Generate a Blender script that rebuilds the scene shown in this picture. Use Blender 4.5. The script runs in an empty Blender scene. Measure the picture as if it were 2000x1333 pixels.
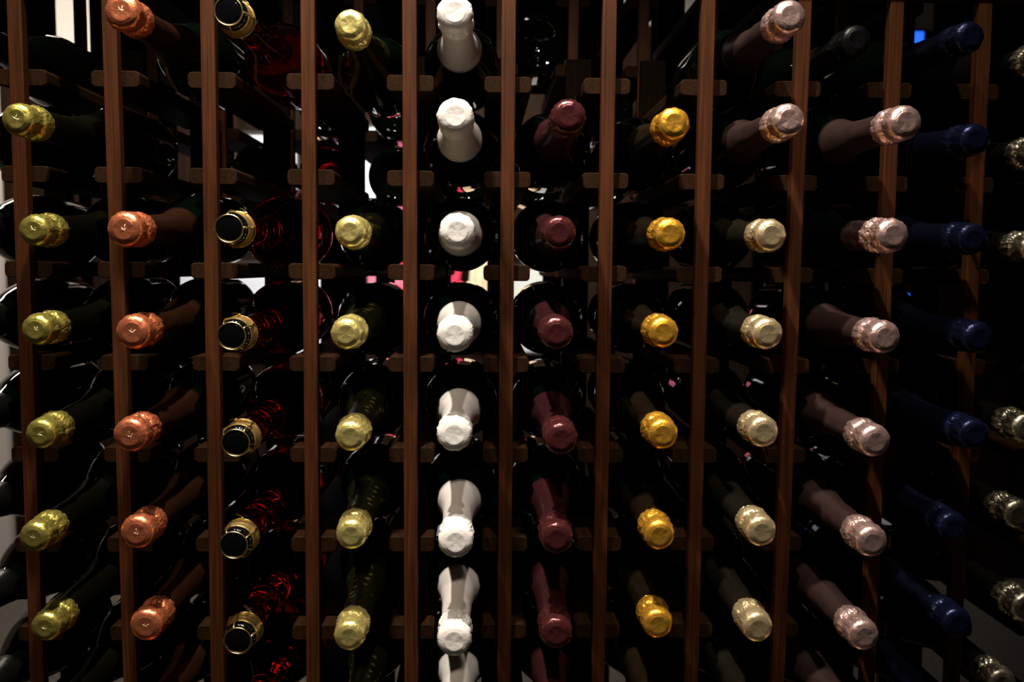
import bpy, bmesh, math, random
from mathutils import Vector, Quaternion, Matrix, noise

SC = bpy.context.scene
COL = SC.collection
PI = math.pi

# ------------------------------------------------------------------ camera
YAW, PITCH, ROLL = 0.03331, -0.08107, 0.0085
fw = Vector((math.sin(YAW) * math.cos(PITCH), math.cos(YAW) * math.cos(PITCH), math.sin(PITCH)))
rt = Vector((math.cos(YAW), -math.sin(YAW), 0))
up = rt.cross(fw)
rt2 = rt * math.cos(ROLL) + up * math.sin(ROLL)
up2 = -rt * math.sin(ROLL) + up * math.cos(ROLL)
cd = bpy.data.cameras.new('camera')
cam = bpy.data.objects.new('camera', cd)
COL.objects.link(cam)
mw = Matrix((rt2, up2, -fw)).transposed().to_4x4()
mw.translation = Vector((-0.0256, -0.95036, 0.00522))
cam.matrix_world = mw
cd.sensor_fit = 'HORIZONTAL'
cd.sensor_width = 36.0
cd.lens = 36.0 * 1750.0 / 2000.0
cd.clip_start = 0.02
cd.dof.use_dof = True
cd.dof.focus_distance = 0.87
cd.dof.aperture_fstop = 6.3
SC.camera = cam

# ------------------------------------------------------------------ world, exposure, lamps
W = bpy.data.worlds.new('world')
SC.world = W
W.use_nodes = True
W.node_tree.nodes['Background'].inputs[0].default_value = (0.02, 0.03, 0.03, 1)
W.node_tree.nodes['Background'].inputs[1].default_value = 0.05
vs = SC.view_settings
vs.view_transform = 'Standard'
vs.look = 'None'
vs.gamma = 1.0
vs.use_curve_mapping = False
vs.exposure = 0.2

CEIL, FLOOR = 1.55, -1.5


def spot(name, loc, target, power, color, size_deg, blend=0.6, radius=0.03):
    l = bpy.data.lights.new(name, 'SPOT')
    l.energy = power
    l.color = color
    l.spot_size = math.radians(size_deg)
    l.spot_blend = blend
    l.shadow_soft_size = radius
    o = bpy.data.objects.new(name, l)
    COL.objects.link(o)
    o.location = loc
    o.rotation_euler = (Vector(target) - Vector(loc)).to_track_quat('-Z', 'Y').to_euler()
    return o


def area(name, loc, target, power, color, sx, sy):
    l = bpy.data.lights.new(name, 'AREA')
    l.energy = power
    l.color = color
    l.shape = 'RECTANGLE'
    l.size, l.size_y = sx, sy
    o = bpy.data.objects.new(name, l)
    COL.objects.link(o)
    o.location = loc
    o.rotation_euler = (Vector(target) - Vector(loc)).to_track_quat('-Z', 'Y').to_euler()
    return o


# ceiling spotlights on the customer side of the rack, the last an added fill
spot('ceiling_spot_light', (-0.22, -0.50, 1.35), (-0.07, -0.10, 0.10), 200, (1.0, 0.88, 0.74), 56, 1.0, 0.022)
spot('ceiling_spot_light', (-0.64, -0.62, 1.35), (-0.42, -0.10, 0.0), 66, (1.0, 0.80, 0.62), 50, 1.0, 0.025)
spot('ceiling_spot_light', (0.12, -0.64, 1.35), (0.26, -0.10, 0.05), 62, (1.0, 0.86, 0.72), 52, 1.0, 0.025)
spot('ceiling_spot_light', (-0.05, -1.45, 1.35), (0.0, 0.0, 0.14), 14, (1.0, 0.86, 0.72), 42, 1.0, 0.03)  # faint fill added from far in front
# ceiling panels of the room behind the rack
area('ceiling_panel_light', (-1.9, 2.4, CEIL - 0.03), (-1.9, 2.5, FLOOR), 36, (1.0, 0.90, 0.80), 0.9, 0.4)
wl = area('ceiling_panel_light', (-0.15, 2.0, CEIL - 0.05), (-0.15, 3.3, 0.1), 34, (1.0, 0.94, 0.88), 1.4, 0.3)
wl.data.spread = math.radians(95)

# ------------------------------------------------------------------ materials


def nodes_of(name):
    m = bpy.data.materials.new(name)
    m.use_nodes = True
    nt = m.node_tree
    return m, nt, nt.nodes['Principled BSDF']


def link(nt, a, b):
    nt.links.new(a, b)


def wood(name, dark, light, axis, rough=0.55, scale=1.0, spec=0.15):
    m, nt, b = nodes_of(name)
    tc = nt.nodes.new('ShaderNodeTexCoord')
    mp = nt.nodes.new('ShaderNodeMapping')
    s = [420 * scale] * 3
    s['xyz'.index(axis)] = 9 * scale
    mp.inputs['Scale'].default_value = s
    oi = nt.nodes.new('ShaderNodeObjectInfo')
    n = nt.nodes.new('ShaderNodeTexNoise')
    n.noise_dimensions = '4D'
    n.inputs['Scale'].default_value = 1.0
    n.inputs['Detail'].default_value = 5
    n.inputs['Roughness'].default_value = 0.6
    mul = nt.nodes.new('ShaderNodeMath')
    mul.operation = 'MULTIPLY'
    mul.inputs[1].default_value = 40
    n2 = nt.nodes.new('ShaderNodeTexNoise')
    n2.inputs['Scale'].default_value = 22
    n2.inputs['Detail'].default_value = 3
    r = nt.nodes.new('ShaderNodeValToRGB')
    r.color_ramp.elements[0].position = 0.30
    r.color_ramp.elements[0].color = (*dark, 1)
    r.color_ramp.elements[1].position = 0.72
    r.color_ramp.elements[1].color = (*light, 1)
    mx = nt.nodes.new('ShaderNodeMix')
    mx.data_type = 'RGBA'
    mx.blend_type = 'MULTIPLY'
    mx.inputs[0].default_value = 0.35
    bp = nt.nodes.new('ShaderNodeBump')
    bp.inputs['Strength'].default_value = 0.25
    bp.inputs['Distance'].default_value = 0.0006
    link(nt, tc.outputs['Object'], mp.inputs[0])
    link(nt, mp.outputs[0], n.inputs['Vector'])
    link(nt, oi.outputs['Random'], mul.inputs[0])
    link(nt, mul.outputs[0], n.inputs['W'])
    link(nt, tc.outputs['Object'], n2.inputs['Vector'])
    link(nt, n.outputs['Fac'], r.inputs[0])
    link(nt, r.outputs[0], mx.inputs[6])
    link(nt, n2.outputs['Color'], mx.inputs[7])
    link(nt, mx.outputs[2], b.inputs['Base Color'])
    link(nt, n.outputs['Fac'], bp.inputs['Height'])
    link(nt, bp.outputs[0], b.inputs['Normal'])
    b.inputs['Roughness'].default_value = rough
    b.inputs['Specular IOR Level'].default_value = spec
    return m


def foil(name, color, metallic=1.0, rough=0.34, bump=0.35, scale=260, fleck=None, sheen=0.0):
    m, nt, b = nodes_of(name)
    tc = nt.nodes.new('ShaderNodeTexCoord')
    n = nt.nodes.new('ShaderNodeTexNoise')
    n.inputs['Scale'].default_value = scale
    n.inputs['Detail'].default_value = 4
    n.inputs['Roughness'].default_value = 0.6
    bp = nt.nodes.new('ShaderNodeBump')
    bp.inputs['Strength'].default_value = bump
    bp.inputs['Distance'].default_value = 0.0012
    r = nt.nodes.new('ShaderNodeMapRange')
    r.inputs[3].default_value = max(rough - 0.08, 0.05)
    r.inputs[4].default_value = rough + 0.08
    cr1 = nt.nodes.new('ShaderNodeTexNoise')          # crisp creases of pressed foil
    cr1.noise_type = 'RIDGED_MULTIFRACTAL'
    cr1.inputs['Scale'].default_value = scale * 0.42
    cr1.inputs['Detail'].default_value = 3
    mixh = nt.nodes.new('ShaderNodeMath')
    mixh.operation = 'MULTIPLY_ADD'
    mixh.inputs[1].default_value = 0.55
    link(nt, tc.outputs['Object'], cr1.inputs['Vector'])
    link(nt, tc.outputs['Object'], n.inputs['Vector'])
    link(nt, cr1.outputs['Fac'], mixh.inputs[0])
    link(nt, n.outputs['Fac'], mixh.inputs[2])
    link(nt, mixh.outputs[0], bp.inputs['Height'])
    link(nt, bp.outputs[0], b.inputs['Normal'])
    link(nt, n.outputs['Fac'], r.inputs[0])
    link(nt, r.outputs[0], b.inputs['Roughness'])
    b.inputs['Base Color'].default_value = (*color, 1)
    b.inputs['Metallic'].default_value = metallic
    if fleck:                                   # small printed gold motifs
        v = nt.nodes.new('ShaderNodeTexVoronoi')
        v.inputs['Scale'].default_value = 75
        v.inputs['Randomness'].default_value = 0.35
        n3 = nt.nodes.new('ShaderNodeTexNoise')
        n3.inputs['Scale'].default_value = 700
        ad = nt.nodes.new('ShaderNodeMath')
        ad.operation = 'MULTIPLY_ADD'
        ad.inputs[1].default_value = 0.5
        cr = nt.nodes.new('ShaderNodeValToRGB')
        cr.color_ramp.elements[0].position = 0.43
        cr.color_ramp.elements[0].color = (1, 1, 1, 1)
        cr.color_ramp.elements[1].position = 0.47
        cr.color_ramp.elements[1].color = (0, 0, 0, 1)
        mx = nt.nodes.new('ShaderNodeMix')
        mx.data_type = 'RGBA'
        mx.inputs[6].default_value = (*color, 1)
        mx.inputs[7].default_value = (*fleck, 1)
        link(nt, tc.outputs['Object'], v.inputs['Vector'])
        link(nt, tc.outputs['Object'], n3.inputs['Vector'])
        link(nt, n3.outputs['Fac'], ad.inputs[0])
        link(nt, v.outputs['Distance'], ad.inputs[2])
        link(nt, ad.outputs[0], cr.inputs[0])
        link(nt, cr.outputs[0], mx.inputs[0])
        link(nt, mx.outputs[2], b.inputs['Base Color'])
    return m


def glass(name, color, rough=0.02, trans=1.0):
    m, nt, b = nodes_of(name)
    b.inputs['Base Color'].default_value = (*color, 1)
    b.inputs['Transmission Weight'].default_value = trans
    b.inputs['Roughness'].default_value = rough
    b.inputs['IOR'].default_value = 1.42
    tc = nt.nodes.new('ShaderNodeTexCoord')
    n = nt.nodes.new('ShaderNodeTexNoise')
    n.inputs['Scale'].default_value = 40
    bp = nt.nodes.new('ShaderNodeBump')
    bp.inputs['Strength'].default_value = 0.05
    bp.inputs['Distance'].default_value = 0.001
    link(nt, tc.outputs['Object'], n.inputs['Vector'])
    link(nt, n.outputs['Fac'], bp.inputs['Height'])
    link(nt, bp.outputs[0], b.inputs['Normal'])
    return m


def plain(name, color, rough=0.6, metallic=0.0, emit=None, var=0.15, scale=4.0):
    m, nt, b = nodes_of(name)
    tc = nt.nodes.new('ShaderNodeTexCoord')
    n = nt.nodes.new('ShaderNodeTexNoise')
    n.inputs['Scale'].default_value = scale
    n.inputs['Detail'].default_value = 5
    r = nt.nodes.new('ShaderNodeValToRGB')
    r.color_ramp.elements[0].position = 0.3
    r.color_ramp.elements[1].position = 0.7
    r.color_ramp.elements[0].color = (*[c * (1 - var) for c in color], 1)
    r.color_ramp.elements[1].color = (*[min(1, c * (1 + var)) for c in color], 1)
    link(nt, tc.outputs['Object'], n.inputs['Vector'])
    link(nt, n.outputs['Fac'], r.inputs[0])
    link(nt, r.outputs[0], b.inputs['Base Color'])
    b.inputs['Roughness'].default_value = rough
    b.inputs['Metallic'].default_value = metallic
    if emit:
        b.inputs['Emission Color'].default_value = (*emit[0], 1)
        b.inputs['Emission Strength'].default_value = emit[1]
    return m


M = {
    'slat': wood('slat_wood', (0.022, 0.0068, 0.0020), (0.086, 0.0265, 0.0078), 'z', 0.5),
    'rail': wood('rail_wood', (0.009, 0.0040, 0.0016), (0.030, 0.0128, 0.0047), 'y', 0.7, 1.0, 0.05),
    'shade_wood': wood('shade_black_wood', (0.0022, 0.0012, 0.0008), (0.006, 0.0035, 0.0022), 'z', 0.8, 1.0, 0.02),  # rack wood coloured near black to stand for shade at the back
    'beam': wood('beam_wood', (0.020, 0.009, 0.004), (0.07, 0.03, 0.013), 'x', 0.6),
    'green_glass': glass('dark_green_glass', (0.0008, 0.0022, 0.0014), 0.02, 0.3),
    'rose_glass': glass('rose_glass', (0.46, 0.008, 0.012)),
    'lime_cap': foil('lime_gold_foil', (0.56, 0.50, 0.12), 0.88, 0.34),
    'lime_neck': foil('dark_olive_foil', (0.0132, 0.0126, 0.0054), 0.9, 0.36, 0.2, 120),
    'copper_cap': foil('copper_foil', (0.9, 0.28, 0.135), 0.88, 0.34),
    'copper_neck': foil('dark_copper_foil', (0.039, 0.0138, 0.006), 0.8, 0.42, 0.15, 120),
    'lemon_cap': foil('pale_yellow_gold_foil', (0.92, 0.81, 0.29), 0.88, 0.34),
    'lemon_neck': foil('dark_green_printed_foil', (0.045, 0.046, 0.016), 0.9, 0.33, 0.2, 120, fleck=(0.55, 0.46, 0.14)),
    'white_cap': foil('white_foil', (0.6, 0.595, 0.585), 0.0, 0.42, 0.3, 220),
    'white_neck_shaded': foil('white_foil_shaded', (0.48, 0.465, 0.455), 0.0, 0.45, 0.12, 90),  # same paper as the cap, darkened to stand for shade on the neck
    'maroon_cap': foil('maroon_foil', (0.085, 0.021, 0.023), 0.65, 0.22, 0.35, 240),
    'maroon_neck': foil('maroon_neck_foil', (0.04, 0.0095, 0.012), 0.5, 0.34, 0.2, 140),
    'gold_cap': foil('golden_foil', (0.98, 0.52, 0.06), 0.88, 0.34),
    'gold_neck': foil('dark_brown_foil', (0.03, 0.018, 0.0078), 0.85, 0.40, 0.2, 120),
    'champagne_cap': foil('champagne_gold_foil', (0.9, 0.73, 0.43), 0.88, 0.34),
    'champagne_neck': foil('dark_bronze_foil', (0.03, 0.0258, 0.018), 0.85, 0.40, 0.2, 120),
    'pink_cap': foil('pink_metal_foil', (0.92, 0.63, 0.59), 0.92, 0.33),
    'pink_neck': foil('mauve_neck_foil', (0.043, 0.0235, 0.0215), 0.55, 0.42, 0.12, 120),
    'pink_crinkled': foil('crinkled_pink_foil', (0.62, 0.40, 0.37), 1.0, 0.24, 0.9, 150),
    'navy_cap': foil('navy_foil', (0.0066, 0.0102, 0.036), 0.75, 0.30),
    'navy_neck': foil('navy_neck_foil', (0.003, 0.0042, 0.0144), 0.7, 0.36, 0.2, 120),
    'silver_cap': foil('silver_gold_foil', (0.66, 0.62, 0.46)),
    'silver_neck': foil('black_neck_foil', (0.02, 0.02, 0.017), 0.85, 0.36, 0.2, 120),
    'black_cap': foil('black_foil', (0.004, 0.004, 0.005), 0.6, 0.35),
    'mark': foil('bright_scored_foil', (0.95, 0.80, 0.45), 1.0, 0.42, 0.1),
    'copper_mark': foil('bright_scored_copper', (0.98, 0.62, 0.42), 1.0, 0.42, 0.1),
    'wire': plain('gold_wire', (0.80, 0.62, 0.25), 0.28, 1.0),
    'black_plate': plain('black_enamel', (0.002, 0.002, 0.0025), 0.07),
    'gold_band': foil('gold_paper_band', (0.70, 0.50, 0.20), 0.9, 0.34, 0.5, 380),
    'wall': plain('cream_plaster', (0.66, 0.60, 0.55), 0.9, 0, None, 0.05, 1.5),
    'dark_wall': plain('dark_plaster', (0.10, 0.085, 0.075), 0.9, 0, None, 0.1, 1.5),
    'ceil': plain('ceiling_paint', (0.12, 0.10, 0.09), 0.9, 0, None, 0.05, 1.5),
    'panel': wood('gap_darkening_panelling', (0.012, 0.007, 0.005), (0.03, 0.016, 0.010), 'z', 0.8, 0.1, 0.03),  # made-up wall covering, dark so little shows through the gaps
    'floor': plain('grey_brown_carpet', (0.085, 0.07, 0.06), 0.95, 0, None, 0.4, 60),
}

# ------------------------------------------------------------------ helpers


def obj(name, bm, mat, parent=None, smooth=False):
    me = bpy.data.meshes.new(name)
    if smooth:
        for f in bm.faces:
            f.smooth = True
    bm.to_mesh(me)
    bm.free()
    o = bpy.data.objects.new(name, me)
    if mat:
        me.materials.append(mat)
    COL.objects.link(o)
    if parent:
        o.parent = parent
    return o


def add_box(bm, x0, x1, y0, y1, z0, z1):
    v = [bm.verts.new((x, y, z)) for z in (z0, z1) for (x, y) in ((x0, y0), (x1, y0), (x1, y1), (x0, y1))]
    for f in ((0, 3, 2, 1), (4, 5, 6, 7), (0, 1, 5, 4), (1, 2, 6, 5), (2, 3, 7, 6), (3, 0, 4, 7)):
        bm.faces.new([v[i] for i in f])
    return v


def box(x0, x1, y0, y1, z0, z1, bev=0.0, seg=2):
    bm = bmesh.new()
    add_box(bm, x0, x1, y0, y1, z0, z1)
    if bev:
        bmesh.ops.bevel(bm, geom=bm.edges[:], offset=bev, segments=seg, profile=0.5, affect='EDGES')
    return bm


def lathe(profile, nth, disp=None, cap_ends=True):
    """profile: list of (r, z); r == 0 gives a pole. disp(r, z, theta, i) -> (r, z)"""
    bm = bmesh.new()
    rings = []
    for i, (r, z) in enumerate(profile):
        if r < 1e-6:
            rings.append([bm.verts.new((0, 0, z))])
            continue
        ring = []
        for k in range(nth):
            th = 2 * PI * k / nth
            rr, zz = (r, z) if disp is None else disp(r, z, th, i)
            ring.append(bm.verts.new((rr * math.cos(th), rr * math.sin(th), zz)))
        rings.append(ring)
    for a, b in zip(rings[:-1], rings[1:]):
        if len(a) == 1 and len(b) == 1:
            continue
        for k in range(nth):
            k2 = (k + 1) % nth
            if len(a) == 1:
                bm.faces.new((a[0], b[k2], b[k]))
            elif len(b) == 1:
                bm.faces.new((a[k], a[k2], b[0]))
            else:
                bm.faces.new((a[k], a[k2], b[k2], b[k]))
    bmesh.ops.recalc_face_normals(bm, faces=bm.faces[:])
    return bm


def add_tube(bm, pts, rad, closed=False, n=8):
    pts = [Vector(p) for p in pts]
    rings = []
    m = len(pts)
    ref = None
    for i, p in enumerate(pts):
        if closed:
            t = (pts[(i + 1) % m] - pts[i - 1]).normalized()
        else:
            t = (pts[min(i + 1, m - 1)] - pts[max(i - 1, 0)]).normalized()
        if ref is None:
            ref = t.orthogonal().normalized()
        ref = (ref - t * ref.dot(t)).normalized()
        s = t.cross(ref)
        rings.append([bm.verts.new(p + (ref * math.cos(2 * PI * k / n) + s * math.sin(2 * PI * k / n)) * rad) for k in range(n)])
    last = m if closed else m - 1
    for i in range(last):
        a, b = rings[i], rings[(i + 1) % m]
        for k in range(n):
            bm.faces.new((a[k], a[(k + 1) % n], b[(k + 1) % n], b[k]))
    if not closed:
        bm.faces.new(list(reversed(rings[0])))
        bm.faces.new(rings[-1])


def interp(tbl, s):
    for (s0, r0), (s1, r1) in zip(tbl[:-1], tbl[1:]):
        if s <= s1:
            t = (s - s0) / (s1 - s0)
            return r0 + (r1 - r0) * t
    return tbl[-1][1]


def smooth_tbl(tbl, n):
    """Catmull-Rom resample of (s, r) control points"""
    out = []
    for i in range(len(tbl) - 1):
        p0 = tbl[max(i - 1, 0)]
        p1, p2 = tbl[i], tbl[i + 1]
        p3 = tbl[min(i + 2, len(tbl) - 1)]
        for k in range(n):
            t = k / n
            q = []
            for a, b, c, d in zip(p0, p1, p2, p3):
                q.append(0.5 * ((2 * b) + (-a + c) * t + (2 * a - 5 * b + 4 * c - d) * t * t + (-a + 3 * b - 3 * c + d) * t ** 3))
            out.append(tuple(q))
    out.append(tbl[-1])
    return out


def tag(o, label=None, cat=None, group=None, kind=None):
    if label:
        o['label'] = label
    if cat:
        o['category'] = cat
    if group:
        o['group'] = group
    if kind:
        o['kind'] = kind
    return o


def empty(name, loc=(0, 0, 0)):
    o = bpy.data.objects.new(name, None)
    o.empty_display_size = 0.05
    COL.objects.link(o)
    o.location = loc
    return o


# ------------------------------------------------------------------ room shell
def struct(name, bm, mat):
    return tag(obj(name, bm, mat), kind='structure')


X0, X1, Y0, Y1 = -3.6, 3.6, -2.6, 3.3
struct('floor', box(X0, X1, Y0, Y1, FLOOR - 0.05, FLOOR), M['floor'])
struct('ceiling', box(X0, X1, Y0, Y1, CEIL, CEIL + 0.05), M['ceil'])
struct('wall_back', box(X0, X1, Y1, Y1 + 0.08, FLOOR, CEIL), M['wall'])
struct('added_panel_1', box(-2.225, X1, Y1 - 0.03, Y1, FLOOR, 0.90, 0.004), M['panel'])      # invented dark panelling that keeps the gaps between bottles dark
struct('added_panel_2', box(-1.70, X1, Y1 - 0.03, Y1, 0.902, 1.13, 0.004), M['panel'])  # upper strip of the same invented covering
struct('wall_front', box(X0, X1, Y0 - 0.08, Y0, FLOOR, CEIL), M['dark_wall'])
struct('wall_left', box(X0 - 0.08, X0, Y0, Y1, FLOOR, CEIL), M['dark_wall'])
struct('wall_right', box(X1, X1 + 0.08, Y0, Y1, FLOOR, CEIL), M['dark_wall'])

# ------------------------------------------------------------------ things on the back wall, glimpsed through the racks
def framed_panel(name, x0, x1, z0, z1, mat, label, cat, y=None, frame='wire'):
    y = Y1 - 0.03 if y is None else y
    r = empty(name, ((x0 + x1) / 2, y, z0))
    tag(r, label, cat)
    w, h = (x1 - x0) / 2, z1 - z0
    obj('panel', box(-w + 0.012, w - 0.012, -0.018, 0.0, 0.012, h - 0.012, 0.001), M[mat], r)
    bm = bmesh.new()
    for a in ((-w, w, -0.024, 0, 0, 0.012), (-w, w, -0.024, 0, h - 0.012, h), (-w, -w + 0.012, -0.024, 0, 0.012, h - 0.012), (w - 0.012, w, -0.024, 0, 0.012, h - 0.012)):
        add_box(bm, *a)
    obj('frame', bm, M[frame], r)
    return r


M['white_board'] = plain('white_board_face', (0.74, 0.78, 0.86), 0.5, 0, None, 0.02, 3)
M['pale_board'] = plain('pale_grey_green_face', (0.62, 0.66, 0.60), 0.6, 0, None, 0.04, 6)
M['dark_frame'] = plain('dark_frame', (0.03, 0.025, 0.02), 0.5)
M['pink_cloth'] = plain('pink_cloth', (0.80, 0.20, 0.30), 0.9, 0, None, 0.12, 14)
M['red_cloth'] = plain('red_cloth', (0.62, 0.035, 0.085), 0.9, 0, None, 0.15, 14)
M['beige_cloth'] = plain('beige_cloth', (0.78, 0.60, 0.40), 0.9, 0, None, 0.1, 10)
M['tan_paper'] = plain('tan_paper', (0.50, 0.30, 0.17), 0.8, 0, None, 0.25, 12)
M['blue_screen'] = plain('blue_screen', (0.02, 0.06, 0.3), 0.4, 0, ((0.02, 0.12, 0.95), 1.4), 0.1, 3)
framed_panel('whiteboard', -1.66, -0.60, -0.42, 0.03, 'white_board', 'long white board on the far wall, seen as thin slots beneath the third rails', 'board', frame='dark_frame')
framed_panel('notice_board', 0.10, 0.345, -0.40, 0.02, 'pale_board', 'pale grey-green board seen through the gap between two maroon-capped bottles', 'board', frame='dark_frame')
framed_panel('poster', -0.62, -0.50, 0.28, 0.66, 'white_board', 'narrow white poster seen through the gaps left of the upper white caps', 'poster', frame='dark_frame')
framed_panel('poster', -0.84, -0.64, 0.48, 0.74, 'tan_paper', 'tan poster glimpsed above the red bottle in the rear rack', 'poster', frame='dark_frame')
framed_panel('lightbox', 1.94, 2.10, -0.20, -0.09, 'blue_screen', 'small glowing blue panel glimpsed below the third navy cap', 'light panel', frame='dark_frame')
framed_panel('lightbox', 1.95, 2.03, 1.02, 1.13, 'blue_screen', 'small glowing blue panel glimpsed left of the topmost navy cap', 'light panel', frame='dark_frame')


framed_panel('poster', -1.16, -0.87, 0.10, 0.62, 'white_board', 'wide white panel on the far wall, added to brighten the red rear bottle', 'poster', frame='dark_frame')  # pale backing added so more red shows through the rear bottle


def hanging_cloth(x, w, top, drop, mat, label, lean, seed):
    """a folded cloth hung over the rod: front and back faces with real folds"""
    rn = random.Random(seed)
    ph = rn.uniform(0, 6)
    bm = bmesh.new()
    nx, nz = 28, 14
    grid = []
    for side in (-1, 1):
        g = []
        for a in range(nz + 1):
            row = []
            v = a / nz
            for b in range(nx + 1):
                u = b / nx - 0.5
                fold = 0.012 * math.sin(u * 26 + ph + v * 1.5) + 0.006 * math.sin(u * 61 + ph)
                row.append(bm.verts.new((u * w * (1 - 0.12 * v) + lean * v * drop, fold * (0.3 + 0.7 * v) + side * 0.011, -v * drop - 0.03 * u * v)))
            g.append(row)
        grid.append(g)
    f, k = grid
    for g, flip in ((f, False), (k, True)):
        for a in range(nz):
            for b in range(nx):
                q = (g[a][b], g[a][b + 1], g[a + 1][b + 1], g[a + 1][b])
                bm.faces.new(tuple(reversed(q)) if flip else q)
    for a in range(nz):
        bm.faces.new((f[a][0], f[a + 1][0], k[a + 1][0], k[a][0]))
        bm.faces.new((k[a][nx], k[a + 1][nx], f[a + 1][nx], f[a][nx]))
    for b in range(nx):
        bm.faces.new((k[0][b], k[0][b + 1], f[0][b + 1], f[0][b]))
        bm.faces.new((f[nz][b], f[nz][b + 1], k[nz][b + 1], k[nz][b]))
    bmesh.ops.recalc_face_normals(bm, faces=bm.faces[:])
    o = obj('hanging_cloth', bm, M[mat], None, True)
    o.location = (x, Y1 - 0.12, top)
    tag(o, label, 'cloth')
    return o


rod = empty('wall_rod', (-0.22, Y1 - 0.12, 0.16))
tag(rod, 'thin dark rod on the far wall carrying the coloured cloths', 'rod')
bm = bmesh.new()
add_tube(bm, [(-0.40, 0, 0), (0.0, 0, 0), (0.36, 0, 0)], 0.008, n=12)
obj('bar', bm, M['dark_frame'], rod, True)
for xx in (-0.39, 0.35):
    bm = bmesh.new()
    add_tube(bm, [(xx, 0, 0), (xx, 0.03, 0), (xx, 0.09, 0)], 0.006, n=10)
    obj('bracket', bm, M['dark_frame'], rod, True)
hanging_cloth(-0.44, 0.24, 0.17, 0.42, 'pink_cloth', 'bright pink cloth hanging beyond the racks, left of the white caps', 0.0, 1)
hanging_cloth(-0.20, 0.20, 0.17, 0.40, 'red_cloth', 'crimson cloth hanging beyond the racks, seen below the third white cap', -0.10, 2)
hanging_cloth(0.015, 0.17, 0.17, 0.44, 'beige_cloth', 'beige cloth hanging beyond the racks, right of the crimson one', -0.10, 3)

# ------------------------------------------------------------------ wine racks
PZ = 0.099                                     # rise from one level to the next
SLATS = {-1: (0.0, -0.606), 0: (0.0013, -0.5035), 1: (-0.0050, -0.4071), 2: (0.0033, -0.3097), 3: (0.0015, -0.2073),
         4: (-0.0020, -0.1022), 5: (-0.0007, 0.0002), 6: (0.0007, 0.1047), 7: (-0.0002, 0.2081), 8: (0.0062, 0.3077),
         9: (0.0012, 0.4071), 10: (-0.0022, 0.5024), 11: (-0.002, 0.604)}
HEAD_Z = 0.2922


def level_z(j):                                # level 1 is the highest rail in view
    return -(j - 3) * PZ


def slat_x(i, z):
    k, c = SLATS[i]
    return c + k * z


def rail_mesh(w, t, y0, y1, r=0.0045):
    bm = bmesh.new()
    sec = []
    for cx, cz, a0 in ((w / 2 - r, t / 2 - r, 0), (-w / 2 + r, t / 2 - r, 90), (-w / 2 + r, -t / 2 + r, 180), (w / 2 - r, -t / 2 + r, 270)):
        for k in range(5):
            a = math.radians(a0 + k * 22.5)
            sec.append((cx + r * math.cos(a), cz + r * math.sin(a)))
    e = 0.0008
    layers = []
    for y, s in ((y0, e), (y0 + e, 0), (y1 - e, 0), (y1, e)):
        layers.append([bm.verts.new((x * (1 - s / (w / 2)), y, z * (1 - s / (t / 2)))) for x, z in sec])
    for a, b in zip(layers[:-1], layers[1:]):
        for k in range(len(sec)):
            k2 = (k + 1) % len(sec)
            bm.faces.new((a[k], b[k], b[k2], a[k2]))
    bm.faces.new(layers[0])
    bm.faces.new(list(reversed(layers[-1])))
    bmesh.ops.recalc_face_normals(bm, faces=bm.faces[:])
    return bm


def build_rack(y0, depth, label, levels, head, brace=False, planks=()):
    rk = empty('wine_rack', (0, y0, FLOOR))
    tag(rk, label, 'wine rack')
    zl = head - FLOOR
    first = obj('front_slat', box(-0.0074, 0.0074, 0, 0.012, 0, zl, 0.0012), M['slat'], rk)
    fback = obj('back_slat', box(-0.0175, 0.0175, depth, depth + 0.014, 0, zl, 0.0012), M['shade_wood'], rk)  # shade at the rear is put into the wood colour
    frail = obj('side_rail', rail_mesh(0.0497, 0.017, 0.012, depth), M['rail'], rk)
    n = 0
    for i in SLATS:
        k, c = SLATS[i]
        for src in (first, fback):
            s = src if n == 0 else src.copy()
            if n:
                COL.objects.link(s)
                s.parent = rk
            s.location = (c + k * FLOOR, 0, 0)
            s.rotation_euler = (0, math.atan(k), 0)
        n += 1
    n = 0
    for i in SLATS:
        if i == -1:
            continue
        for j in levels:
            z = level_z(j)
            s = frail if n == 0 else frail.copy()
            if n:
                COL.objects.link(s)
                s.parent = rk
            s.location = (slat_x(i, z), 0, z - FLOOR)
            n += 1
    obj('header_board', box(-0.66, 0.66, -0.004, 0.022, zl, zl + 0.04, 0.002), M['beam'], rk)
    obj('base_board', box(-0.66, 0.66, 0.014, depth, 0, 0.06, 0.002), M['beam'], rk)
    for x0, x1 in planks:                       # upright boards added to darken the upper openings, leaving bright slivers between
        obj('added_back_plank', box(x0, x1, depth + 0.0142, depth + 0.026, 0.33 - FLOOR, zl - 0.002, 0.001), M['shade_wood'], rk)
    if brace:                                  # low board across the rearmost bay on the right
        obj('brace', box(0.515, 0.590, depth - 0.004, depth + 0.008, -0.050 - FLOOR, -0.030 - FLOOR, 0.001), M['rail'], rk)
    return rk


RACK_D = 0.302
build_rack(0.0, RACK_D, 'tall dark brown wooden wine rack of narrow slats holding the foil-capped bottles in front', range(1, 9), HEAD_Z, True)
REAR_Y = 0.385
PLANKS = ((-0.921, -0.807), (-0.743, -0.686), (-0.684, -0.62), (-0.618, -0.552), (-0.55, -0.484), (-0.482, -0.401), (-0.362, -0.255), (-0.234, -0.121), (-0.101, -0.008), (0.009, 0.124), (0.147, 0.233), (0.285, 0.347), (0.373, 0.448), (0.45, 0.536), (0.538, 0.623), (0.625, 0.701), (0.703, 0.764), (0.82, 0.895), (0.897, 0.992))
build_rack(REAR_Y, 0.345, 'second brown wooden wine rack standing behind the front one, seen through its gaps', range(-1, 5), 0.70, planks=PLANKS)

# ------------------------------------------------------------------ bottles
L = 0.318                                      # length from base to cap face


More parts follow.
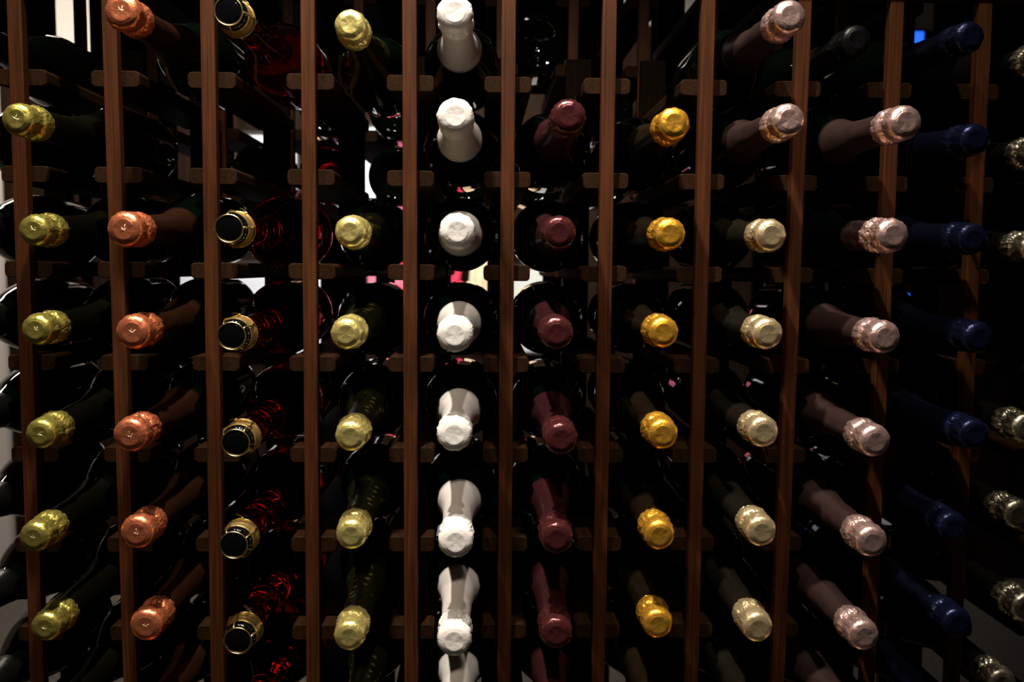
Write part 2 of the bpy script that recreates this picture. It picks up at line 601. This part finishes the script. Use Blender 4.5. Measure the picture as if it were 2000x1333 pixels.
FOIL_TBL = [(0.036, 0.0158), (0.046, 0.0146), (0.07, 0.0150), (0.09, 0.0156), (0.11, 0.0168), (0.13, 0.0196), (0.15, 0.0248),
            (0.165, 0.0300), (0.18, 0.0350), (0.195, 0.0393), (0.21, 0.0420), (0.222, 0.0433)]
FOIL_TBL = smooth_tbl(FOIL_TBL, 4)
BODY_R = 0.0433


def glass_bottle(mat, rings=False):
    t = []
    if rings:
        t += [(0.010, 0.0), (0.010, 0.0115), (0.012, 0.0130), (0.020, 0.0134), (0.024, 0.0136), (0.025, 0.0150), (0.030, 0.0152), (0.033, 0.0140)]
    else:
        t += [(0.012, 0.0), (0.012, 0.0100), (0.014, 0.0112), (0.026, 0.0114), (0.030, 0.0120), (0.031, 0.0144), (0.036, 0.0146), (0.039, 0.0138)]
    if rings:
        t += [(0.036, 0.0142), (0.0375, 0.0152), (0.040, 0.0152), (0.0415, 0.0142)]
    t += [(s, r - 0.0009) for s, r in FOIL_TBL if s > (0.046 if rings else 0.05) and s < 0.21]
    t += [(0.214, 0.0424), (0.222, BODY_R), (0.24, BODY_R), (0.27, BODY_R), (0.304, BODY_R), (0.311, 0.0425), (0.316, 0.0395),
          (0.318, 0.036), (0.3165, 0.032), (0.310, 0.024), (0.302, 0.014), (0.298, 0.0)]
    return lathe([(r, L - s) for s, r in t], 64)


def foil_cap(seed, crimp=1.0, end=0.038, mush=1.0):
    rnd = random.Random(seed)
    off = Vector((rnd.uniform(-50, 50), rnd.uniform(-50, 50), rnd.uniform(-50, 50)))
    t = [(0.0003, 0.0), (0.0003, 0.003), (0.0002, 0.006), (0.0, 0.0086), (0.0001, 0.0100), (0.0004, 0.0107), (0.0007, 0.0118), (0.0014, 0.0134),
         (0.0025, 0.0149), (0.0040, 0.0160), (0.0060, 0.0167), (0.0082, 0.0170), (0.0105, 0.0170), (0.013, 0.0166),
         (0.0155, 0.0158), (0.0175, 0.0148), (0.0195, 0.0140), (0.0212, 0.0139), (0.0228, 0.0145), (0.0245, 0.0156), (0.0265, 0.0164),
         (0.029, 0.0168), (0.0315, 0.0168), (0.034, 0.0164), (0.036, 0.0158), (end, 0.0154)]
    nf = rnd.choice((9, 11, 13))
    ph = rnd.uniform(0, 6.28)

    def disp(r, z, th, i):
        s = L - z
        w = min(max((s - 0.0015) / 0.008, 0), 1) * crimp
        w = max(w, 0.12 if r > 0.011 else 0)
        p = Vector((math.cos(th) * 2.6, math.sin(th) * 2.6, s * 210)) + off
        a = noise.noise(p) * 0.0006
        p2 = Vector((math.cos(th) * 7.5, math.sin(th) * 7.5, s * 420)) - off
        b = (abs(noise.noise(p2)) - 0.25) * -0.0024
        c = math.sin(nf * th + ph + 60 * s + 3 * noise.noise(p * 0.5)) * 0.0003
        rr = r * (mush + (1 - mush) * min(max((s - 0.012) / 0.008, 0), 1)) + w * (a + b + c)
        e = noise.noise(Vector((math.cos(th) * 1.5, math.sin(th) * 1.5, 3)) + off) * 0.0005 * min(r / 0.012, 1)
        if s > 0.033:
            e += noise.noise(Vector((math.cos(th) * 5, math.sin(th) * 5, 9)) + off) * 0.0016 * crimp
        return rr, z + e
    t = smooth_tbl([(a if a < 0.004 else 0.004 + (a - 0.004) * 1.14, r) for a, r in t], 2)
    return lathe([(r, L - s) for s, r in t], 112, disp)


def neck_foil(seed, end, wob=1.0):
    rnd = random.Random(seed)
    off = Vector((rnd.uniform(-50, 50), rnd.uniform(-50, 50), rnd.uniform(-50, 50)))
    ss = [0.0355]
    while ss[-1] < end - 0.003:
        ss.append(ss[-1] + 0.0042)
    ss[-1] = end
    t = [(s, interp(FOIL_TBL, s)) for s in ss] + [(end, interp(FOIL_TBL, end) - 0.0007)]
    seam = rnd.uniform(1.0, 2.2)

    def disp(r, z, th, i):
        s = L - z
        p = Vector((math.cos(th) * 1.8, math.sin(th) * 1.8, s * 60)) + off
        a = noise.noise(p) * 0.0006 * wob * min((end - s) / 0.02 + 0.15, 1)
        d = (th - seam + PI) % (2 * PI) - PI            # overlap seam of the foil
        b = 0.0005 * max(0, 1 - abs(d) / 0.5) if d > 0 else 0.0
        return r + a + b, z + (noise.noise(p * 2) * 0.0006 if i < len(t) - 2 else 0)
    return lathe([(r, L - s) for s, r in t], 72, disp)


def scored_mark(seed):
    rnd = random.Random(seed)
    bm = bmesh.new()
    for k, (a, h) in enumerate(((0.2, 0.0058), (1.1, 0.0052), (2.2, 0.0048), (2.9, 0.0036))):
        a += rnd.uniform(-0.25, 0.25)
        dx, dy = math.cos(a) * h, math.sin(a) * h
        ox, oy = rnd.uniform(-0.001, 0.001), rnd.uniform(-0.001, 0.001)
        add_tube(bm, [(ox - dx, oy - dy, L - 0.0007), (ox, oy, L - 0.00045), (ox + dx, oy + dy, L - 0.0007)], 0.00038, n=6)
    return bm


def wire_cage():
    bm = bmesh.new()
    z0, z1 = L - 0.0003, L - 0.0290
    R0, R1 = 0.0127, 0.0168
    ring = [(R0 * math.cos(a), R0 * math.sin(a), z0) for a in [2 * PI * k / 40 for k in range(40)]]
    add_tube(bm, ring, 0.00085, True)
    ring = [(R1 * math.cos(a), R1 * math.sin(a), z1) for a in [2 * PI * k / 40 for k in range(40)]]
    add_tube(bm, ring, 0.00085, True)
    for q in range(4):
        a = q * PI / 2 + 0.4
        pts = []
        for k in range(9):
            u = k / 8
            r = R0 + (0.0172 - R0) * min(1, u * 2.6) - 0.0002 * u
            tw = 0.06 * math.sin(u * PI * 3)
            pts.append((r * math.cos(a + tw), r * math.sin(a + tw), z0 + (z1 - z0) * u))
        add_tube(bm, pts, 0.0009)
    pts = []                                           # twisted tail bent along the neck
    for k in range(22):
        u = k / 21
        a = 1.35 + 0.55 * math.sin(u * PI)
        r = R1 + 0.0012 + 0.0022 * math.sin(u * PI)
        pts.append((r * math.cos(a), r * math.sin(a), z1 + 0.001 - 0.014 * math.sin(u * PI) + 0.004 * u))
    add_tube(bm, pts, 0.0007)
    return bm


def disc_plate(r, s0):
    return lathe([(0, L - s0 + 0.0008), (r * 0.5, L - s0 + 0.0006), (r * 0.86, L - s0 + 0.0001), (r * 0.97, L - s0 - 0.0006), (r, L - s0 - 0.0016), (r * 0.96, L - s0 - 0.0024), (0, L - s0 - 0.0024)], 48)


KIND = {   # cap, neck, foil end, capsule crimp, mark
    'lime': ('lime_cap', 'lime_neck', 0.145, 1.0, 'mark'),
    'copper': ('copper_cap', 'copper_neck', 0.150, 1.0, 'copper_mark'),
    'lemon': ('lemon_cap', 'lemon_neck', 0.150, 0.9, None),
    'white': ('white_cap', 'white_neck_shaded', 0.150, 1.15, None),
    'maroon': ('maroon_cap', 'maroon_neck', 0.150, 1.1, None),
    'gold': ('gold_cap', 'gold_neck', 0.140, 1.0, None),
    'champagne': ('champagne_cap', 'champagne_neck', 0.150, 0.9, None),
    'pink': ('pink_cap', 'pink_neck', 0.150, 0.9, None),
    'crinkled': ('pink_cap', 'pink_crinkled', 0.090, 1.7, None),
    'navy': ('navy_cap', 'navy_neck', 0.150, 0.8, None),
    'silver': ('silver_cap', 'silver_neck', 0.150, 1.3, None),
    'black': ('black_cap', 'silver_neck', 0.130, 0.8, None),
}
MUSH = {'lime': 0.88, 'lemon': 0.90, 'gold': 0.92, 'champagne': 0.94, 'pink': 0.93, 'crinkled': 0.93, 'navy': 0.92, 'maroon': 0.96, 'copper': 0.98, 'white': 0.98, 'silver': 0.95, 'black': 0.95}
PROTO = {}


def make_bottle(kind, variant):
    root = empty('wine_bottle' if kind in ('black',) else 'champagne_bottle')
    if kind == 'rose':
        obj('glass_bottle', glass_bottle(M['rose_glass'], True), M['rose_glass'], root, True)
        obj('cork', lathe([(0, L - 0.0027), (0.0122, L - 0.0027), (0.0148, L - 0.0050), (0.0156, L - 0.0085), (0.0152, L - 0.0125), (0, L - 0.0128)], 48), M['black_plate'], root, True)
        obj('paper_band', lathe([(0.0140, L - 0.0126), (0.0150, L - 0.0132), (0.0154, L - 0.0165), (0.0148, L - 0.0190), (0.0154, L - 0.0210), (0.0161, L - 0.0235), (0.0163, L - 0.0300), (0.0158, L - 0.0335), (0.0150, L - 0.0345)], 56), M['gold_band'], root, True)
        obj('crown_plate', disc_plate(0.0122, 0.0003), M['black_plate'], root, True)
        obj('wire_cage', wire_cage(), M['wire'], root, True)
        return root
    c, n, end, cr, mark = KIND[kind]
    seed = hash_seed(kind) * 17 + variant * 101
    obj('glass_bottle', glass_bottle(M['green_glass']), M['green_glass'], root, True)
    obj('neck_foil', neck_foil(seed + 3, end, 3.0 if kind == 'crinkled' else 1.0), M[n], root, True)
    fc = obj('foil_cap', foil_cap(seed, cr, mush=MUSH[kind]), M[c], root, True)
    if mark:
        obj('scored_mark', scored_mark(seed), M[mark], fc, True)
    return root


def hash_seed(s):
    return sum(ord(ch) * (i + 3) for i, ch in enumerate(s))


def copy_tree(o):
    c = o.copy()
    COL.objects.link(c)
    for ch in o.children:
        d = ch.copy()
        COL.objects.link(d)
        d.parent = c
        for g in ch.children:
            e = g.copy()
            COL.objects.link(e)
            e.parent = d
    return c


def bottle(kind, variant):
    key = (kind, variant)
    if key not in PROTO:
        PROTO[key] = make_bottle(kind, variant)
        return PROTO[key]
    return copy_tree(PROTO[key])


def place(o, cap, body, roll):
    """cap: cap face centre; body: a point of the bottle's axis where it rests on its rails"""
    cap, body = Vector(cap), Vector(body)
    d = (cap - body).normalized()
    q = d.to_track_quat('Z', 'Y') @ Quaternion((0, 0, 1), roll)
    o.rotation_mode = 'QUATERNION'
    o.rotation_quaternion = q
    o.location = cap - d * L


CAPS = {
    0: [(1, -0.4575, -0.0948, 0.139), (2, -0.4549, -0.076, 0.0375), (3, -0.4542, -0.0793, -0.0577), (4, -0.4526, -0.0815, -0.159), (5, -0.4539, -0.0975, -0.2561), (6, -0.4545, -0.081, -0.3516)],
    1: [(0, -0.3605, -0.0916, 0.2392), (2, -0.3599, -0.1007, 0.0383), (3, -0.3577, -0.0924, -0.0586), (4, -0.3586, -0.1027, -0.1558), (5, -0.3583, -0.0934, -0.2529), (6, -0.3573, -0.0791, -0.3513)],
    2: [(0, -0.2599, -0.0993, 0.238), (2, -0.2592, -0.1123, 0.0393), (3, -0.2578, -0.1148, -0.0597), (4, -0.2554, -0.116, -0.1598), (5, -0.2574, -0.1214, -0.2559), (6, -0.2579, -0.111, -0.3528)],
    3: [(0, -0.1545, -0.0643, 0.2376), (2, -0.1531, -0.0815, 0.0388), (3, -0.1551, -0.0984, -0.0584), (4, -0.1517, -0.0964, -0.1575), (5, -0.152, -0.0949, -0.2548), (6, -0.1535, -0.1023, -0.3536)],
    4: [(0, -0.0527, -0.1041, 0.2402), (1, -0.0515, -0.1182, 0.144), (2, -0.0495, -0.1087, 0.0392), (3, -0.0513, -0.1181, -0.0572), (4, -0.0517, -0.1097, -0.1528), (5, -0.0496, -0.1196, -0.2539), (6, -0.0509, -0.1163, -0.3522)],
    5: [(1, 0.0532, -0.1153, 0.1455), (2, 0.0476, -0.091, 0.0394), (3, 0.046, -0.0954, -0.0569), (4, 0.0499, -0.111, -0.1567), (5, 0.0475, -0.1074, -0.2548), (6, 0.0488, -0.1014, -0.3525)],
    6: [(1, 0.1565, -0.0885, 0.1447), (2, 0.1567, -0.0801, 0.0399), (3, 0.1538, -0.0732, -0.0568), (4, 0.1535, -0.083, -0.1573), (5, 0.151, -0.0889, -0.2576), (6, 0.1538, -0.0778, -0.3528)],
    7: [(0, 0.26, -0.103, 0.2423), (1, 0.2596, -0.1109, 0.1458), (2, 0.2569, -0.0781, 0.0394), (3, 0.2558, -0.08, -0.0572), (4, 0.255, -0.0796, -0.1557), (5, 0.2543, -0.0851, -0.2552), (6, 0.2537, -0.0854, -0.3539)],
    8: [(1, 0.36, -0.1332, 0.1413), (2, 0.3583, -0.121, 0.0389), (3, 0.3567, -0.1166, -0.0573), (4, 0.3542, -0.1108, -0.1586), (5, 0.3536, -0.1145, -0.2567), (6, 0.3531, -0.1064, -0.354)],
    9: [(0, 0.4551, -0.0602, 0.2375), (1, 0.4564, -0.0769, 0.1349), (2, 0.4552, -0.0842, 0.0377), (3, 0.4558, -0.1012, -0.0584), (4, 0.4566, -0.102, -0.153), (5, 0.4539, -0.0754, -0.2537), (6, 0.4572, -0.0871, -0.3494)],
    10: [(0, 0.5520, -0.030, 0.226), (1, 0.5522, -0.030, 0.130), (2, 0.5522, -0.030, 0.031), (4, 0.5524, -0.031, -0.1596), (5, 0.5529, -0.0243, -0.2548), (6, 0.5557, -0.0429, -0.3511), (7, 0.5478, -0.02, -0.4454)],
}
COLKIND = {0: 'lime', 1: 'copper', 2: 'rose', 3: 'lemon', 4: 'white', 5: 'maroon', 6: 'gold', 7: 'champagne', 8: 'pink', 9: 'navy', 10: 'silver'}
LOOK = {
    'lime': ('lime-gold foil capped bottle', 'leftmost column of caps'),
    'copper': ('copper foil capped bottle', 'copper column'),
    'rose': ('red bottle with caged black plate', 'caged column'),
    'lemon': ('yellow-gold capped bottle', 'column beside the white caps'),
    'white': ('white foil capped bottle', 'white column'),
    'maroon': ('glossy maroon foil capped bottle', 'maroon column'),
    'gold': ('rich golden foil capped bottle', 'golden column'),
    'champagne': ('champagne-gold capped bottle', 'column under two pink caps'),
    'pink': ('pink foil capped bottle', 'column beside the navy caps'),
    'crinkled': ('pink foil capped bottle', ''),
    'navy': ('dark navy blue capped bottle', 'navy column'),
    'silver': ('silver-gold capped bottle', 'right-edge column'),
}
GROUP = {k: v[0].split(' with ')[0].replace('bottle', 'bottles') for k, v in LOOK.items()}
ORD = ['topmost', 'second from the top', 'third from the top', 'fourth from the top', 'fifth from the top', 'sixth from the top', 'seventh from the top', 'eighth from the top']
rnd = random.Random(7)


def rest(i, r, y):
    z = level_z(r + 1)
    x = (slat_x(i, z) + slat_x(i + 1, z)) / 2
    gap = (slat_x(i + 1, z) - slat_x(i, z) - 0.0497) / 2 + 0.0006
    h = math.sqrt(max(BODY_R ** 2 - (gap + 0.0008) ** 2, 0)) + 0.0009
    return Vector((x, y, z + 0.0085 + h + 0.0006))


for c, rows in CAPS.items():
    rows = list(rows)
    if c != 10:                                # the lowest row runs out of the picture at the bottom
        y = sum(p[2] for p in rows) / len(rows)
        b = rest(c, 7, 0.1)
        rows.append((7, b.x, y, b.z - 0.001))
    n = 0
    npink = 0
    for (r, x, y, z) in rows:
        kind = COLKIND[c]
        if c == 7 and r < 2:
            kind = 'pink'
            look, where, o_ = LOOK['pink'][0], '', ''
            label = ('upper' if r == 0 else 'lower') + ' of two pink foil capped bottles above the champagne-gold ones'
        elif (c, r) == (8, 2):
            kind = 'crinkled'
            label = 'bottle in tightly crinkled pink foil without a flared neck, below the topmost right-hand pink cap'
            n += 1
        else:
            look, where = LOOK[kind]
            label = f'{look}, {ORD[n]} of the {where}' if n == 0 else f'{look}, {ORD[n]} in the {where}'
            n += 1
        o = bottle(kind, (r + c) % 3 if kind != 'rose' else 0)
        body = rest(c, r, y + 0.262)
        body.z += 0.055 * (abs(x - body.x) + abs(z - body.z)) / 0.262 + 0.0006
        place(o, (x, y, z), body, rnd.uniform(0, 2 * PI) if kind != 'rose' else rnd.uniform(-0.6, 0.6))
        tag(o, label, 'bottle', GROUP[kind])

# bottles of the column that runs out of the picture at the left edge
for r in range(0, 8):
    o = bottle('black', r % 2)
    b = rest(-1, r, 0.16)
    place(o, (b.x, -0.03 if r == 0 else -0.09, b.z), b, rnd.uniform(0, 6))
    tag(o, f'dark bottle cut by the left edge, {ORD[r]} of its column', 'bottle', 'dark bottles at the left edge')

# bottles pushed deep into their cells
for c, r, y, text in ((8, 0, -0.02, 'dark bottle pushed deep into the cell above the right-hand pink caps'),):
    o = bottle('black', r % 2)
    b = rest(c, r, y + 0.24)
    place(o, (b.x, y, b.z), b, 1.0)
    tag(o, text, 'bottle', 'dark bottles set deep in the rack')

# bottles lying base-out in the rear rack, glimpsed between the front ones
REAR = [(2, 1, 'rose', 'red bottle lying base-out in the rear rack, left of the upper white caps')]
for c, r, where in ((3, 1, 'left of the second white cap'), (4, 1, 'behind the second white cap'), (5, 1, 'behind the topmost maroon cap'),
                    (6, 1, 'behind the topmost golden cap'), (1, 1, 'between the two upper copper caps'), 
                    (5, -1, 'above the empty cell over the maroon caps'), (8, 0, 'above the right-hand pink caps'),
                    (7, 1, 'behind the lower of two pink caps'), (3, 0, 'behind the topmost yellow-gold cap'), (7, 0, 'behind the upper of two pink caps'),
                    (6, 0, 'above the topmost golden cap'), (2, 0, 'behind the topmost caged black plate')):
    REAR.append((c, r, 'black', 'dark bottle lying base-out in the rear rack, ' + where))
for c, r, kind, text in REAR:
    o = bottle(kind, 0)
    b = rest(c, r, REAR_Y + 0.06)
    place(o, (b.x, REAR_Y + 0.02 + L, b.z), b, 0.5)
    tag(o, text, 'bottle', 'bottles in the rear rack')
